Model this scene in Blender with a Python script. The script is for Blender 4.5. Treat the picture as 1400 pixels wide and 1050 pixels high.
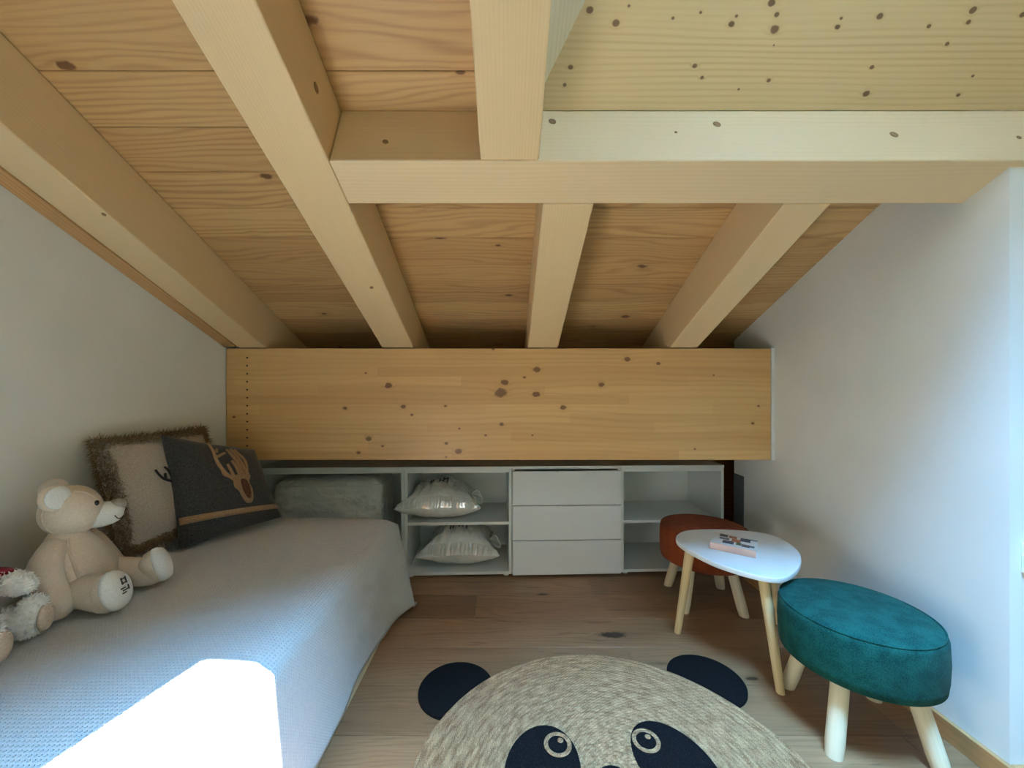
import bpy, bmesh, math, random
from mathutils import Vector, Matrix, noise
random.seed(7)
SC = bpy.context.scene
for o in list(bpy.data.objects): bpy.data.objects.remove(o, do_unlink=True)
COL = SC.collection
PI = math.pi

# ------------------------------------------------------------------ camera, sky, sun, exposure
FPX, CX, CY, EYE = 530.0, 693.0, 533.0, 1.035
cam = bpy.data.cameras.new('camera'); cam_o = bpy.data.objects.new('camera', cam); COL.objects.link(cam_o)
cam.sensor_fit = 'HORIZONTAL'; cam.sensor_width = 36.0; cam.lens = 36.0 * FPX / 1400.0
cam.shift_x = (700 - CX) / 1400.0; cam.shift_y = (CY - 525) / 1400.0
cam.clip_start = 0.02
cam_o.location = (0, 0, EYE); cam_o.rotation_euler = (PI/2, 0, 0)
SC.camera = cam_o

world = bpy.data.worlds.new('sky'); SC.world = world; world.use_nodes = True
wn = world.node_tree; wn.nodes.clear()
w_out = wn.nodes.new('ShaderNodeOutputWorld'); w_bg = wn.nodes.new('ShaderNodeBackground')
w_bg.inputs['Color'].default_value = (0.23, 0.56, 1.0, 1); w_bg.inputs['Strength'].default_value = 165.0
wn.links.new(w_bg.outputs[0], w_out.inputs[0])

sun = bpy.data.lights.new('sun_offscreen', 'SUN'); sun.energy = 84.0; sun.color = (1.0, 0.94, 0.85); sun.angle = 0.009
sun_o = bpy.data.objects.new('sun_offscreen', sun); COL.objects.link(sun_o)
sun_o.rotation_euler = Vector((-0.61, 0.10, -1.0)).to_track_quat('-Z', 'Y').to_euler()
sun_o.location = (3, 1, 6)

SC.view_settings.view_transform = 'Standard'; SC.view_settings.look = 'None'
SC.view_settings.gamma = 1.0; SC.view_settings.use_curve_mapping = False
SC.view_settings.exposure = 0.18

# ------------------------------------------------------------------ small maths
def srgb(r, g, b):
    f = lambda c: (c/255/12.92) if c/255 <= .04045 else ((c/255+.055)/1.055)**2.4
    return (f(r), f(g), f(b), 1)
def px_z(px, py, z):            # pixel -> point on the horizontal plane at height z
    Y = (EYE - z) * FPX / (py - CY); return Vector(((px - CX)/FPX*Y, Y, z))
def px_y(px, py, Y):            # pixel -> point on the upright plane at distance Y
    return Vector(((px - CX)/FPX*Y, Y, EYE - (py - CY)/FPX*Y))
def lerp(a, b, t): return a + (b - a)*t

# ------------------------------------------------------------------ object helpers
def finish(name, bm, m, parent=None, frame=None, world=True, smooth=False, bevel=0, seg=2):
    """frame: world matrix of the object; world=True: bmesh is given in world coordinates"""
    me = bpy.data.meshes.new(name)
    bmesh.ops.recalc_face_normals(bm, faces=bm.faces)
    if smooth:
        for f in bm.faces: f.smooth = True
    pm = parent_matrix(parent)
    if frame is not None:
        M = frame
        if world: bm.transform(M.inverted())
        local = pm.inverted() @ M
    elif world:
        bm.transform(pm.inverted()); local = Matrix.Identity(4)
    else: local = Matrix.Identity(4)
    bm.to_mesh(me); bm.free()
    me.materials.append(m)
    o = bpy.data.objects.new(name, me); COL.objects.link(o)
    if parent: o.parent = parent
    o.matrix_basis = local
    if bevel:
        b = o.modifiers.new('bevel', 'BEVEL'); b.width = bevel; b.segments = seg; b.limit_method = 'ANGLE'; b.angle_limit = math.radians(40)
    return o
def parent_matrix(p):
    M = Matrix.Identity(4)
    while p is not None:
        M = p.matrix_basis @ M; p = p.parent
    return M
def tag(o, label=None, cat=None, group=None, kind=None):
    if label: o['label'] = label
    if cat: o['category'] = cat
    if group: o['group'] = group
    if kind: o['kind'] = kind
    return o
def thing(name, label, cat, loc=(0,0,0), rotz=0, group=None):
    o = bpy.data.objects.new(name, None); COL.objects.link(o); o.empty_display_size = .05
    o.matrix_basis = Matrix.Translation(loc) @ Matrix.Rotation(rotz, 4, 'Z')
    return tag(o, label, cat, group)
def copy_child(src, parent, M=None):
    c = src.copy(); COL.objects.link(c); c.parent = parent
    c.matrix_basis = M if M is not None else src.matrix_basis
    return c
def B(): return bmesh.new()
def box(bm, x0, x1, y0, y1, z0, z1):
    v = [bm.verts.new(p) for p in ((x0,y0,z0),(x1,y0,z0),(x1,y1,z0),(x0,y1,z0),(x0,y0,z1),(x1,y0,z1),(x1,y1,z1),(x0,y1,z1))]
    for f in ((0,3,2,1),(4,5,6,7),(0,1,5,4),(1,2,6,5),(2,3,7,6),(3,0,4,7)): bm.faces.new([v[i] for i in f])
    return bm
def prism(bm, poly, d):          # poly: list of Vectors, d: extrusion Vector
    d = Vector(d); a = [bm.verts.new(p) for p in poly]; b = [bm.verts.new(Vector(p)+d) for p in poly]
    n = len(a); bm.faces.new(a); bm.faces.new(b[::-1])
    for i in range(n): bm.faces.new((a[i], b[i], b[(i+1)%n], a[(i+1)%n]))
    return bm
def hexa(bm, q, d):              # quad + offset vector
    return prism(bm, q, d)
def rings(bm, R, cap=True, closed=False):   # list of rings of points -> skin
    vs = [[bm.verts.new(p) for p in r] for r in R]; n = len(vs[0])
    rng = range(len(vs)) if closed else range(len(vs)-1)
    for i in rng:
        a, b = vs[i], vs[(i+1) % len(vs)]
        for k in range(n): bm.faces.new((a[k], a[(k+1)%n], b[(k+1)%n], b[k]))
    if cap and not closed: bm.faces.new(vs[0][::-1]); bm.faces.new(vs[-1])
    return bm
def tube(bm, pts, rad, n=12, round_ends=False, flat=1.0, up=None):
    pts = [Vector(p) for p in pts]
    if not hasattr(rad, '__len__'): rad = [rad]*len(pts)
    rad = list(rad)
    if round_ends:
        d0 = (pts[0]-pts[1]).normalized(); d1 = (pts[-1]-pts[-2]).normalized(); r0, r1 = rad[0], rad[-1]
        pre = [(pts[0]+d0*r0*math.sin(a), r0*math.cos(a)) for a in (1.45, 1.1, .7, .35)]
        post = [(pts[-1]+d1*r1*math.sin(a), r1*math.cos(a)) for a in (.35, .7, 1.1, 1.45)]
        pts = [p for p, _ in pre] + pts + [p for p, _ in post]; rad = [r for _, r in pre] + rad + [r for _, r in post]
    R = []; prev = None
    for i, p in enumerate(pts):
        t = (pts[min(i+1, len(pts)-1)] - pts[max(i-1, 0)]).normalized()
        if prev is None:
            u = Vector(up) if up else (Vector((0,0,1)) if abs(t.z) < .9 else Vector((1,0,0)))
        else: u = prev
        u = (u - t*u.dot(t)).normalized(); prev = u; w = t.cross(u)
        R.append([p + (u*math.cos(2*PI*k/n)*flat + w*math.sin(2*PI*k/n))*rad[i] for k in range(n)])
    return rings(bm, R)
def lathe(bm, prof, c=(0,0,0), n=48):   # prof: (r,z)
    c = Vector(c); R = []
    for r, z in prof: R.append([c + Vector((max(r,1e-4)*math.cos(2*PI*k/n), max(r,1e-4)*math.sin(2*PI*k/n), z)) for k in range(n)])
    return rings(bm, R)
def ell(bm, c, r, rot=None, sub=3, disp=None):
    M = Matrix.Translation(c) @ (rot.to_4x4() if rot else Matrix.Identity(4)) @ Matrix.Diagonal((*r, 1))
    res = bmesh.ops.create_icosphere(bm, subdivisions=sub, radius=1.0, matrix=M)
    return res['verts']
def spline(pts, n=8, closed=False):
    P = [Vector(p) for p in pts]; out = []; m = len(P)
    for i in range(m if closed else m-1):
        g = (lambda j: P[j % m]) if closed else (lambda j: P[min(max(j,0), m-1)])
        p0, p1, p2, p3 = g(i-1), g(i), g(i+1), g(i+2)
        for k in range(n):
            t = k/n
            out.append(.5*((2*p1)+(p2-p0)*t+(2*p0-5*p1+4*p2-p3)*t*t+(3*p1-p0-3*p2+p3)*t**3))
    if not closed: out.append(P[-1])
    return out

# ------------------------------------------------------------------ materials
def newmat(name):
    m = bpy.data.materials.new(name); m.use_nodes = True
    return m, m.node_tree, m.node_tree.nodes['Principled BSDF']
class NT:
    def __init__(s, nt): s.nt = nt
    def n(s, typ, **kw):
        x = s.nt.nodes.new('ShaderNode'+typ)
        for k, v in kw.items():
            if hasattr(x, k) and k not in x.inputs.keys(): setattr(x, k, v)
        return x
    def put(s, sock, v):
        if isinstance(v, bpy.types.NodeSocket): s.nt.links.new(v, sock)
        else: sock.default_value = v
    def math(s, op, a, b=0.0, c=None, clamp=False):
        x = s.nt.nodes.new('ShaderNodeMath'); x.operation = op; x.use_clamp = clamp
        s.put(x.inputs[0], a); s.put(x.inputs[1], b)
        if c is not None: s.put(x.inputs[2], c)
        return x.outputs[0]
    def vmath(s, op, a, b):
        x = s.nt.nodes.new('ShaderNodeVectorMath'); x.operation = op
        s.put(x.inputs[0], a); s.put(x.inputs[1], b); return x.outputs[0]
    def noise(s, vec, scale=1.0, detail=2.0, rough=.5):
        x = s.nt.nodes.new('ShaderNodeTexNoise'); s.put(x.inputs['Vector'], vec)
        x.inputs['Scale'].default_value = scale; x.inputs['Detail'].default_value = detail; x.inputs['Roughness'].default_value = rough
        return x.outputs[0]
    def mix(s, f, a, b):
        x = s.nt.nodes.new('ShaderNodeMix'); x.data_type = 'RGBA'
        s.put(x.inputs[0], f); s.put(x.inputs[6], a); s.put(x.inputs[7], b); return x.outputs[2]
    def step(s, v, lo, hi, a=0.0, b=1.0):
        x = s.nt.nodes.new('ShaderNodeMapRange'); x.interpolation_type = 'SMOOTHSTEP'
        s.put(x.inputs[0], v); x.inputs[1].default_value = lo; x.inputs[2].default_value = hi
        x.inputs[3].default_value = a; x.inputs[4].default_value = b; return x.outputs[0]
    def bump(s, h, strength=.3, dist=.002):
        x = s.nt.nodes.new('ShaderNodeBump'); s.put(x.inputs['Height'], h)
        x.inputs['Strength'].default_value = strength; x.inputs['Distance'].default_value = dist; return x.outputs[0]
    def obj(s): return s.nt.nodes.new('ShaderNodeTexCoord').outputs['Object']
    def uv(s): return s.nt.nodes.new('ShaderNodeTexCoord').outputs['UV']
    def rnd(s): return s.nt.nodes.new('ShaderNodeObjectInfo').outputs['Random']
    def sep(s, v):
        x = s.nt.nodes.new('ShaderNodeSeparateXYZ'); s.put(x.inputs[0], v); return x.outputs
    def comb(s, a, b, c):
        x = s.nt.nodes.new('ShaderNodeCombineXYZ')
        for i, v in enumerate((a, b, c)): s.put(x.inputs[i], v)
        return x.outputs[0]

def plain(name, col, rough=.5, spec=.5, bump=0, bscale=60, coat=0, var=0):
    m, nt, b = newmat(name); N = NT(nt)
    b.inputs['Roughness'].default_value = rough; b.inputs['Specular IOR Level'].default_value = spec
    b.inputs['Coat Weight'].default_value = coat
    v = N.obj(); nz = N.noise(v, bscale, 3)
    if var:
        k = N.step(nz, .3, .7)
        N.put(b.inputs['Base Color'], N.mix(k, tuple(c*(1-var) for c in col[:3])+(1,), col))
    else: b.inputs['Base Color'].default_value = col
    if bump: N.put(b.inputs['Normal'], N.bump(nz, bump, .002))
    return m

def wood(name, light, dark, knot, ring=.014, amp=9.0, ring_mix=.45, fibre=.35, knots=0.0, kscale=(2.2, 9.0), rough=.5,
         tone=.12, explicit=None, bump=.12, coat=0.0, lam=None, kthr=.5, cracks=0.0):
    """grain along the object's local X axis. explicit: list of (x, z, r) knots on the local XZ face"""
    m, nt, b = newmat(name); N = NT(nt)
    o = N.obj(); r = N.rnd()
    off = N.math('MULTIPLY', r, 41.0)
    ov = N.vmath('ADD', o, N.comb(off, N.math('MULTIPLY', off, .37), N.math('MULTIPLY', off, .71)))
    x, y, z = N.sep(ov)[:3]
    kn = None; halo = None
    if explicit:
        ex, ey, ez = N.sep(o)[:3]; best = None
        wob = N.math('MULTIPLY', N.math('SUBTRACT', N.noise(o, 45, 2), .5), .9)
        for kx, kz, kr in explicit:
            dx = N.math('MULTIPLY', N.math('SUBTRACT', ex, kx), .75/kr); dz = N.math('MULTIPLY', N.math('SUBTRACT', ez, kz), 1.0/kr)
            d = N.math('SQRT', N.math('ADD', N.math('MULTIPLY', dx, dx), N.math('MULTIPLY', dz, dz)))
            best = d if best is None else N.math('MINIMUM', best, d)
        bb = N.math('ADD', best, wob)
        kn = N.step(bb, .75, 1.15, 1.0, 0.0); halo = N.step(best, .6, 2.6, 1.0, 0.0)
    elif knots > 0:
        kv = N.comb(N.math('MULTIPLY', x, kscale[0]), N.math('MULTIPLY', y, kscale[1]), N.math('MULTIPLY', z, kscale[1]))
        vo = nt.nodes.new('ShaderNodeTexVoronoi'); N.put(vo.inputs['Vector'], kv); vo.inputs['Scale'].default_value = 1.0
        col = N.sep(vo.outputs['Color']); on = N.math('GREATER_THAN', col[0], kthr)
        size = N.math('MULTIPLY', N.math('ADD', col[1], .35), knots)
        dd = N.math('DIVIDE', vo.outputs['Distance'], size)
        dd = N.math('ADD', dd, N.math('MULTIPLY', N.math('SUBTRACT', N.noise(ov, 60, 2), .5), .7))
        kn = N.math('MULTIPLY', N.step(dd, .6, 1.0, 1.0, 0.0), on)
        halo = N.math('MULTIPLY', N.step(dd, .4, 3.2, 1.0, 0.0), on)
    low = N.noise(N.comb(N.math('MULTIPLY', x, 1.1), N.math('MULTIPLY', y, 7.0), N.math('MULTIPLY', z, 7.0)), 1.0, 2.0)
    ph = N.math('MULTIPLY', N.math('ADD', y, N.math('MULTIPLY', z, .8)), 2*PI/ring)
    ph = N.math('ADD', ph, N.math('MULTIPLY', low, amp*2.2))
    if halo is not None: ph = N.math('ADD', ph, N.math('MULTIPLY', halo, 3.2))
    rg = N.math('MULTIPLY_ADD', N.math('SINE', ph), .5, .5)
    rg = N.math('POWER', rg, 2.2)
    fade = N.step(N.noise(N.comb(N.math('MULTIPLY', x, .8), N.math('MULTIPLY', y, 12.0), N.math('MULTIPLY', z, 12.0)), 1.0, 2.0), .3, .7, .25, 1.0)
    rg = N.math('MULTIPLY', rg, fade)
    fb = N.noise(N.comb(N.math('MULTIPLY', x, 5.0), N.math('MULTIPLY', y, 190.0), N.math('MULTIPLY', z, 190.0)), 1.0, 3.0)
    f = N.math('ADD', N.math('MULTIPLY', rg, ring_mix), N.math('MULTIPLY', N.math('SUBTRACT', fb, .45), fibre), clamp=True)
    c = N.mix(f, light, dark)
    if tone:
        tn = N.math('MULTIPLY', N.step(r, 0, 1), tone)
        if lam:      # glued lamellas: tone steps over the height and along the length
            lz = N.math('FLOOR', N.math('DIVIDE', N.sep(o)[2], lam))
            wn_ = nt.nodes.new('ShaderNodeTexWhiteNoise'); wn_.noise_dimensions = '2D'
            lx = N.math('FLOOR', N.math('ADD', N.math('MULTIPLY', N.sep(o)[0], .9), N.math('MULTIPLY', lz, .37)))
            N.put(wn_.inputs['Vector'], N.comb(lx, lz, 0.0)); tn = N.math('MULTIPLY', wn_.outputs['Value'], tone)
        c = N.mix(tn, c, dark)
    if kn is not None:
        c = N.mix(N.math('MULTIPLY', halo, .22), c, dark)
        c = N.mix(N.math('MULTIPLY', kn, .9), c, knot)
    if cracks:
        cr = N.step(N.noise(N.comb(N.math('MULTIPLY', x, 3.2), N.math('MULTIPLY', y, 34.0), z), 1.0, 3.0, .6), .60, .72)
        big = N.step(N.noise(N.comb(N.math('MULTIPLY', x, 1.3), N.math('MULTIPLY', y, 6.0), z), 1.0, 2.0), .35, .7)
        c = N.mix(N.math('MULTIPLY', big, .30), c, dark)
        c = N.mix(N.math('MULTIPLY', cr, cracks), c, knot)
    N.put(b.inputs['Base Color'], c)
    b.inputs['Roughness'].default_value = rough; b.inputs['Coat Weight'].default_value = coat; b.inputs['Coat Roughness'].default_value = .35
    N.put(b.inputs['Normal'], N.bump(N.math('SUBTRACT', fb, N.math('MULTIPLY', rg, .6)), bump, .001))
    return m

M = {}
M['rafter'] = wood('planed_spruce', srgb(228,198,154), srgb(202,162,112), srgb(120,70,38), ring=.008, amp=9, ring_mix=.20, fibre=.3, knots=.0, tone=.08)
M['header'] = wood('planed_spruce_header', srgb(230,202,162), srgb(206,168,120), srgb(120,70,38), ring=.012, amp=10, ring_mix=.18, fibre=.22, tone=.05)
M['rough'] = wood('grained_spruce', srgb(196,150,98), srgb(138,92,50), srgb(88,50,28), ring=.016, amp=12, ring_mix=.75, fibre=.4, knots=.16, kscale=(2.0,5.0), tone=.15)
M['plank'] = wood('ceiling_spruce', srgb(208,168,114), srgb(150,106,62), srgb(98,60,36), ring=.024, amp=24, ring_mix=.55, fibre=.5, knots=.11, kscale=(4.5, 9.0), tone=.40, bump=.25, kthr=.35)
M['oak'] = wood('oak_floor', srgb(168,126,90), srgb(100,68,44), srgb(40,26,18), ring=.03, amp=30, ring_mix=.34, fibre=.9, knots=.14, kscale=(2.6, 7.0), tone=.55, rough=.42, bump=.12, coat=.15, kthr=.35, cracks=.5)
M['baseboard'] = wood('oak_baseboard', srgb(186,140,92), srgb(146,100,60), srgb(80,50,30), ring=.02, amp=6, tone=.05)
M['leg'] = wood('turned_pine_leg', srgb(226,200,154), srgb(196,160,108), srgb(110,70,40), ring=.012, amp=4, ring_mix=.35, fibre=.3, knots=.14, kscale=(5.0, 14.0), tone=.12, kthr=.8)
M['pale_leg'] = wood('peeled_birch_leg', srgb(232,218,188), srgb(206,184,146), srgb(120,86,56), ring=.014, amp=4, ring_mix=.28, fibre=.25, knots=.12, kscale=(5.0, 14.0), tone=.1, kthr=.75)
M['bedwood'] = wood('bed_frame_pine', srgb(222,202,160), srgb(196,168,120), srgb(110,70,40), ring=.02, amp=5, tone=.05)
M['plug'] = plain('dark_knot_plug', srgb(150,112,74), .6, bump=.2, bscale=90, var=.3)

def wall_mat():
    m, nt, b = newmat('white_plaster'); N = NT(nt)
    v = N.obj(); k = N.noise(v, 3.0, 3)
    N.put(b.inputs['Base Color'], N.mix(N.step(k, .3, .7), srgb(232,232,228), srgb(238,238,235)))
    b.inputs['Roughness'].default_value = .85; b.inputs['Specular IOR Level'].default_value = .2
    N.put(b.inputs['Normal'], N.bump(N.noise(v, 260, 3), .08, .001)); return m
M['wall'] = wall_mat()
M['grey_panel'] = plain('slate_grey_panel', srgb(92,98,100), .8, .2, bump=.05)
M['white_board'] = plain('white_melamine', srgb(232,233,230), .38, .4, bump=.02, bscale=200)
M['white_lacquer'] = plain('white_lacquer', srgb(236,237,238), .3, .45, bump=.02, bscale=120)
M['white_plastic'] = plain('white_plastic', srgb(235,236,236), .35, .4)
M['dark_screw'] = plain('dark_screw_hole', srgb(26,18,14), .8)

# ------------------------------------------------------------------ roof geometry
TAN = .419; NY, NZ = TAN/math.hypot(1,TAN), 1/math.hypot(1,TAN); ZB = 2.039
def rp(X, Y, d=0.0): return Vector((X, Y + NY*d, ZB - TAN*Y + NZ*d))     # d above the rafter undersides
SLOPE = Matrix(((0,1,0,0),(NZ,0,NY,0),(-NY,0,NZ,0),(0,0,0,1)))             # columns: along slope, across, normal
DEP = .20
def slope_frame(X, Y, d=0): 
    F = SLOPE.copy(); F.translation = rp(X, Y, d); return F
XL, XR, YB, YR = -1.38, 1.31, 2.60, -1.30
XFAR = 2.45

# floor planks
fl = finish('floor', box(B(), XL-.1, XFAR+.1, YR-.1, YB+.1, -.06, -.006), M['oak']); tag(fl, kind='structure', label='warm brown oak plank floor')
def plank_mesh(name, L, W, T, ch=.0008):
    bm = B(); hw = W/2 - .0009
    sec = [(-hw, -T), (hw, -T), (hw, -ch), (hw-ch, 0), (-hw+ch, 0), (-hw, -ch)]
    rings(bm, [[Vector((sx, y, z)) for y, z in sec] for sx in (0, L)])
    bmesh.ops.recalc_face_normals(bm, faces=bm.faces)
    me = bpy.data.meshes.new(name); bm.to_mesh(me); bm.free(); return me
PW = .198
row = 0; y = 1.558 + PW*5.5
cache = {}
while y > YR:
    x = XL - random.uniform(.1, 1.2)
    while x < XFAR:
        L = random.choice((1.2, 1.5, 1.8)); x1 = x + L
        a, b_ = max(x, XL), min(x1, XFAR)
        if b_ - a > .05:
            key = round(b_-a, 4)
            if key not in cache:
                cache[key] = plank_mesh('floor_plank', b_-a-.001, PW, .0055); cache[key].materials.append(M['oak'])
            p = bpy.data.objects.new('floor_plank', cache[key]); COL.objects.link(p); p.parent = fl
            p.location = (a, y, 0)
        x = x1
    y -= PW

# walls
def ptop(Y, d): # height of the roof surface at offset d above given true Y
    return ZB - TAN*(Y - NY*d) + NZ*d
def wall(name, poly, d): return tag(finish(name, prism(B(), poly, d), M['wall']), kind='structure')
lw = [Vector((XL, YR-.1, -.06)), Vector((XL, YB, -.06)), Vector((XL, YB, ptop(YB, DEP+.05))), Vector((XL, YR-.1, ptop(YR-.1, DEP+.05)))]
wall('wall_left', lw, (-.12,0,0))
YEV, XEV = 2.235, 1.75                       # the right-hand wall ends here, the eaves space goes on behind it
YC = 1.01                                    # outer corner of the right-hand wall
HY0, HY1 = .994, 1.118                       # trimmer beam underside, front and back
rw = [Vector((XR, YC, -.06)), Vector((XR, YEV, -.06)), Vector((XR+.0005, YEV, ptop(YEV, DEP+.05))), Vector((XR+.0005, HY1+.098, ptop(HY1+.098, DEP+.05))), Vector((XR, HY1, ptop(HY1, 0))), Vector((XR, YC, ptop(YC, 0)))]
wall('wall_right', rw, (.12,0,0))
wr = [Vector((XR+.12, YC, -.06)), Vector((XFAR, YC, -.06)), Vector((XFAR, YC, ptop(YC, 0))), Vector((XR+.12, YC, ptop(YC, 0)))]
bmw = B(); a0, a1 = XR+.12, XFAR
prism(bmw, [Vector((a0, YC, -.06)), Vector((a0, YC+.1, -.06)), Vector((a0, YC+.1, ptop(YC+.1, 0))), Vector((a0, YC, ptop(YC, 0)))], (a1-a0,0,0))
tag(finish('wall_right_return', bmw, M['wall']), kind='structure')
tag(finish('wall_right_far', box(B(), XFAR, XFAR+.1, YR-.1, YC+.1, -.06, 3.4), M['rough']), kind='structure')
tag(finish('wall_rear', box(B(), XL-.1, XFAR+.1, YR-.1, YR, -.06, 3.4), M['rough']), kind='structure')
tag(finish('wall_back', box(B(), XL-.12, XEV+.1, YB, YB+.08, -.06, 1.7), M['rough']), kind='structure')
tag(finish('wall_eaves_side', box(B(), XEV, XEV+.1, YEV-.1, YB, -.06, 1.7), M['rough']), kind='structure')
tag(finish('wall_eaves_front', box(B(), XR+.12, XEV, YEV-.1, YEV, -.06, 1.7), M['rough']), kind='structure')
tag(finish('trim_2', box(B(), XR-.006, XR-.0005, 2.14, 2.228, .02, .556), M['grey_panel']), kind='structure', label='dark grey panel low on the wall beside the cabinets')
# baseboards
tag(finish('baseboard_right', box(B(), XR-.014, XR, YC-.014, 2.13, 0, .06), M['baseboard'], bevel=.002, frame=Matrix.Translation((XR, YC, 0)) @ Matrix.Rotation(PI/2, 4, 'Z')), kind='structure')
tag(finish('baseboard_return', box(B(), XR, XFAR, YC-.014, YC, 0, .06), M['baseboard'], bevel=.002), kind='structure')

# ceiling: deck above, planks below it
SH = dict(x0=.068, x1=1.62, y1=HY0, y0=-.45, xt0=.44, xt1=1.17, dp=.55, lean=.70)      # skylight shaft
bmd = B()
def deck(bm, x0, x1, y0, y1, d0, d1): prism(bm, [rp(x0,y0,d0), rp(x1,y0,d0), rp(x1,y1,d0), rp(x0,y1,d0)], Vector((0,NY,NZ))*(d1-d0))
YE = 2.0
D1 = DEP+.022
deck(bmd, XL-.12, XFAR+.1, HY1, YE, D1, .7)
deck(bmd, XL-.12, SH['x0']-.02, YR-.3, HY1, D1, .7)
deck(bmd, SH['x1']+.02, XFAR+.1, YR-.3, HY1, DEP, .7)
deck(bmd, SH['x0']-.02, SH['x1']+.02, YR-.3, SH['y0']-.02, DEP, .7)
ce = tag(finish('ceiling', bmd, M['plank']), kind='structure', label='sloping ceiling of knotty spruce planks')
tag(finish('trim_3', prism(B(), [rp(XL-.12,YE,DEP+.022), rp(XEV+.1,YE,DEP+.022), rp(XEV+.1,YB+.1,DEP+.022), rp(XL-.12,YB+.1,DEP+.022)], Vector((0,NY,NZ))*.3), M['plank']), kind='structure', label='roof boarding in the eaves behind the knotty beam')
sp = .1305
def cplank(x0, x1, ya, yb):                   # true Y limits on the ceiling surface
    bm = B(); s = (yb-ya)/NZ; ch = .0022; g = .0007
    yc = (ya+yb)/2 - NY*DEP
    hw = s/2-g
    sec = [(-hw, .02), (hw, .02), (hw, ch), (hw-ch, 0), (-hw+ch, 0), (-hw, ch)]
    F = Matrix(((1,0,0,0),(0,NZ,NY,0),(0,-NY,NZ,0),(0,0,0,1))); F.translation = rp(x0, yc, DEP)
    rings(bm, [[Vector((sx, a, b)) for a, b in sec] for sx in (0, x1-x0)])
    return finish('ceiling_plank', bm, M['plank'], ce, frame=F, world=False)
for k in range(-9, 12):
    ya, yb = .984 + sp*k, .984 + sp*(k+1)
    if yb < HY1 + .05: cplank(XL, SH['x0']-.004, ya, yb)
    elif ya < HY1+.08:
        cplank(XL, SH['x0']-.004, ya, yb)
        if yb > HY1+.09: cplank(SH['x0'], XR, max(ya, HY1+.08), yb)
    else: cplank(XL, XR, ya, yb)


# skylight shaft: lower lining, side linings, upper lining
yP, zP = HY0 + NY*DEP, ptop(HY0+NY*DEP, DEP)
LEAN = SH['lean']; hP = (SH['dp']-DEP)/((1-TAN*LEAN)*NZ)            # the panel leans towards the room as it rises
pd = Vector((0, -LEAN, 1)).normalized(); LP = hP*math.hypot(1, LEAN)
PF = Matrix(((1,0,0,SH['x0']),(0,pd.z,pd.y,yP),(0,-pd.y,pd.z,zP),(0,0,0,1)))   # x along, z up the panel
def on_panel(px, py):
    k = (CY-py)/FPX; h = (EYE + k*yP - zP)/(1 + k*LEAN); Y = yP - LEAN*h
    return Vector(((px-CX)/FPX*Y - SH['x0'], 0, h*math.hypot(1, LEAN))), Y
kn_px = [(755,0,7),(806,14,7),(842,32,7),(860,8,3),(920,25,3),(958,17,3),(1000,33,6),(1007,22,3),(1055,4,7),(1062,20,5),(1059,40,9),(1145,37,5),(1150,25,3),(1203,22,6),(1270,36,4),(1295,60,4),(1324,30,5),(1330,14,7),(780,92,5),(772,116,4),(950,90,5),(960,106,4),(1051,110,4),(1184,128,7),(1192,92,4),(1010,122,2.5),(1058,62,2),(1310,130,4),(1330,104,2.5),(1398,20,5)]
kn = []
for px, py, r in kn_px:
    p, Y = on_panel(px, py); kn.append((p.x, p.z, r/FPX*Y*.55))
M['lining'] = wood('knotty_spruce_panel', srgb(214,184,138), srgb(176,138,94), srgb(100,68,46), ring=.011, amp=7, ring_mix=.4, fibre=.3, tone=0, explicit=kn, rough=.5)
M['lining_plain'] = wood('pale_spruce_panel', srgb(232,220,196), srgb(206,186,150), srgb(120,80,50), ring=.02, amp=6, ring_mix=.35, fibre=.3, tone=0)
tag(finish('wall_skylight_lower', box(B(), 0, SH['x1']-SH['x0'], 0, .03, 0, LP), M['lining'], frame=PF, world=False), kind='structure', label='knotty wooden panel rising above the pale trimmer beam')
yPb = yP - LEAN*hP - NY*SH['dp']              # base Y of the pane's lower edge
def lining(name, a, b, thick):
    q = [rp(a, SH['y0'], DEP), rp(a, HY0+.01, DEP), rp(b, yPb+.01, SH['dp']), rp(b, SH['y0'], SH['dp'])]
    return tag(finish(name, prism(B(), q, (thick,0,0)), M['lining_plain'], frame=slope_frame(a, .5, DEP)), kind='structure')
lining('wall_skylight_left', SH['x0'], SH['xt0'], -.03)
lining('wall_skylight_right', SH['x1'], SH['xt1'], .03)
q = [rp(SH['x0']-.02, SH['y0'], DEP), rp(SH['x1']+.02, SH['y0'], DEP), rp(SH['x1']+.02, SH['y0'], SH['dp']), rp(SH['x0']-.02, SH['y0'], SH['dp'])]
tag(finish('wall_skylight_upper', prism(B(), q, Vector((0,-NZ,NY))*.03), M['lining_plain']), kind='structure')
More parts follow.
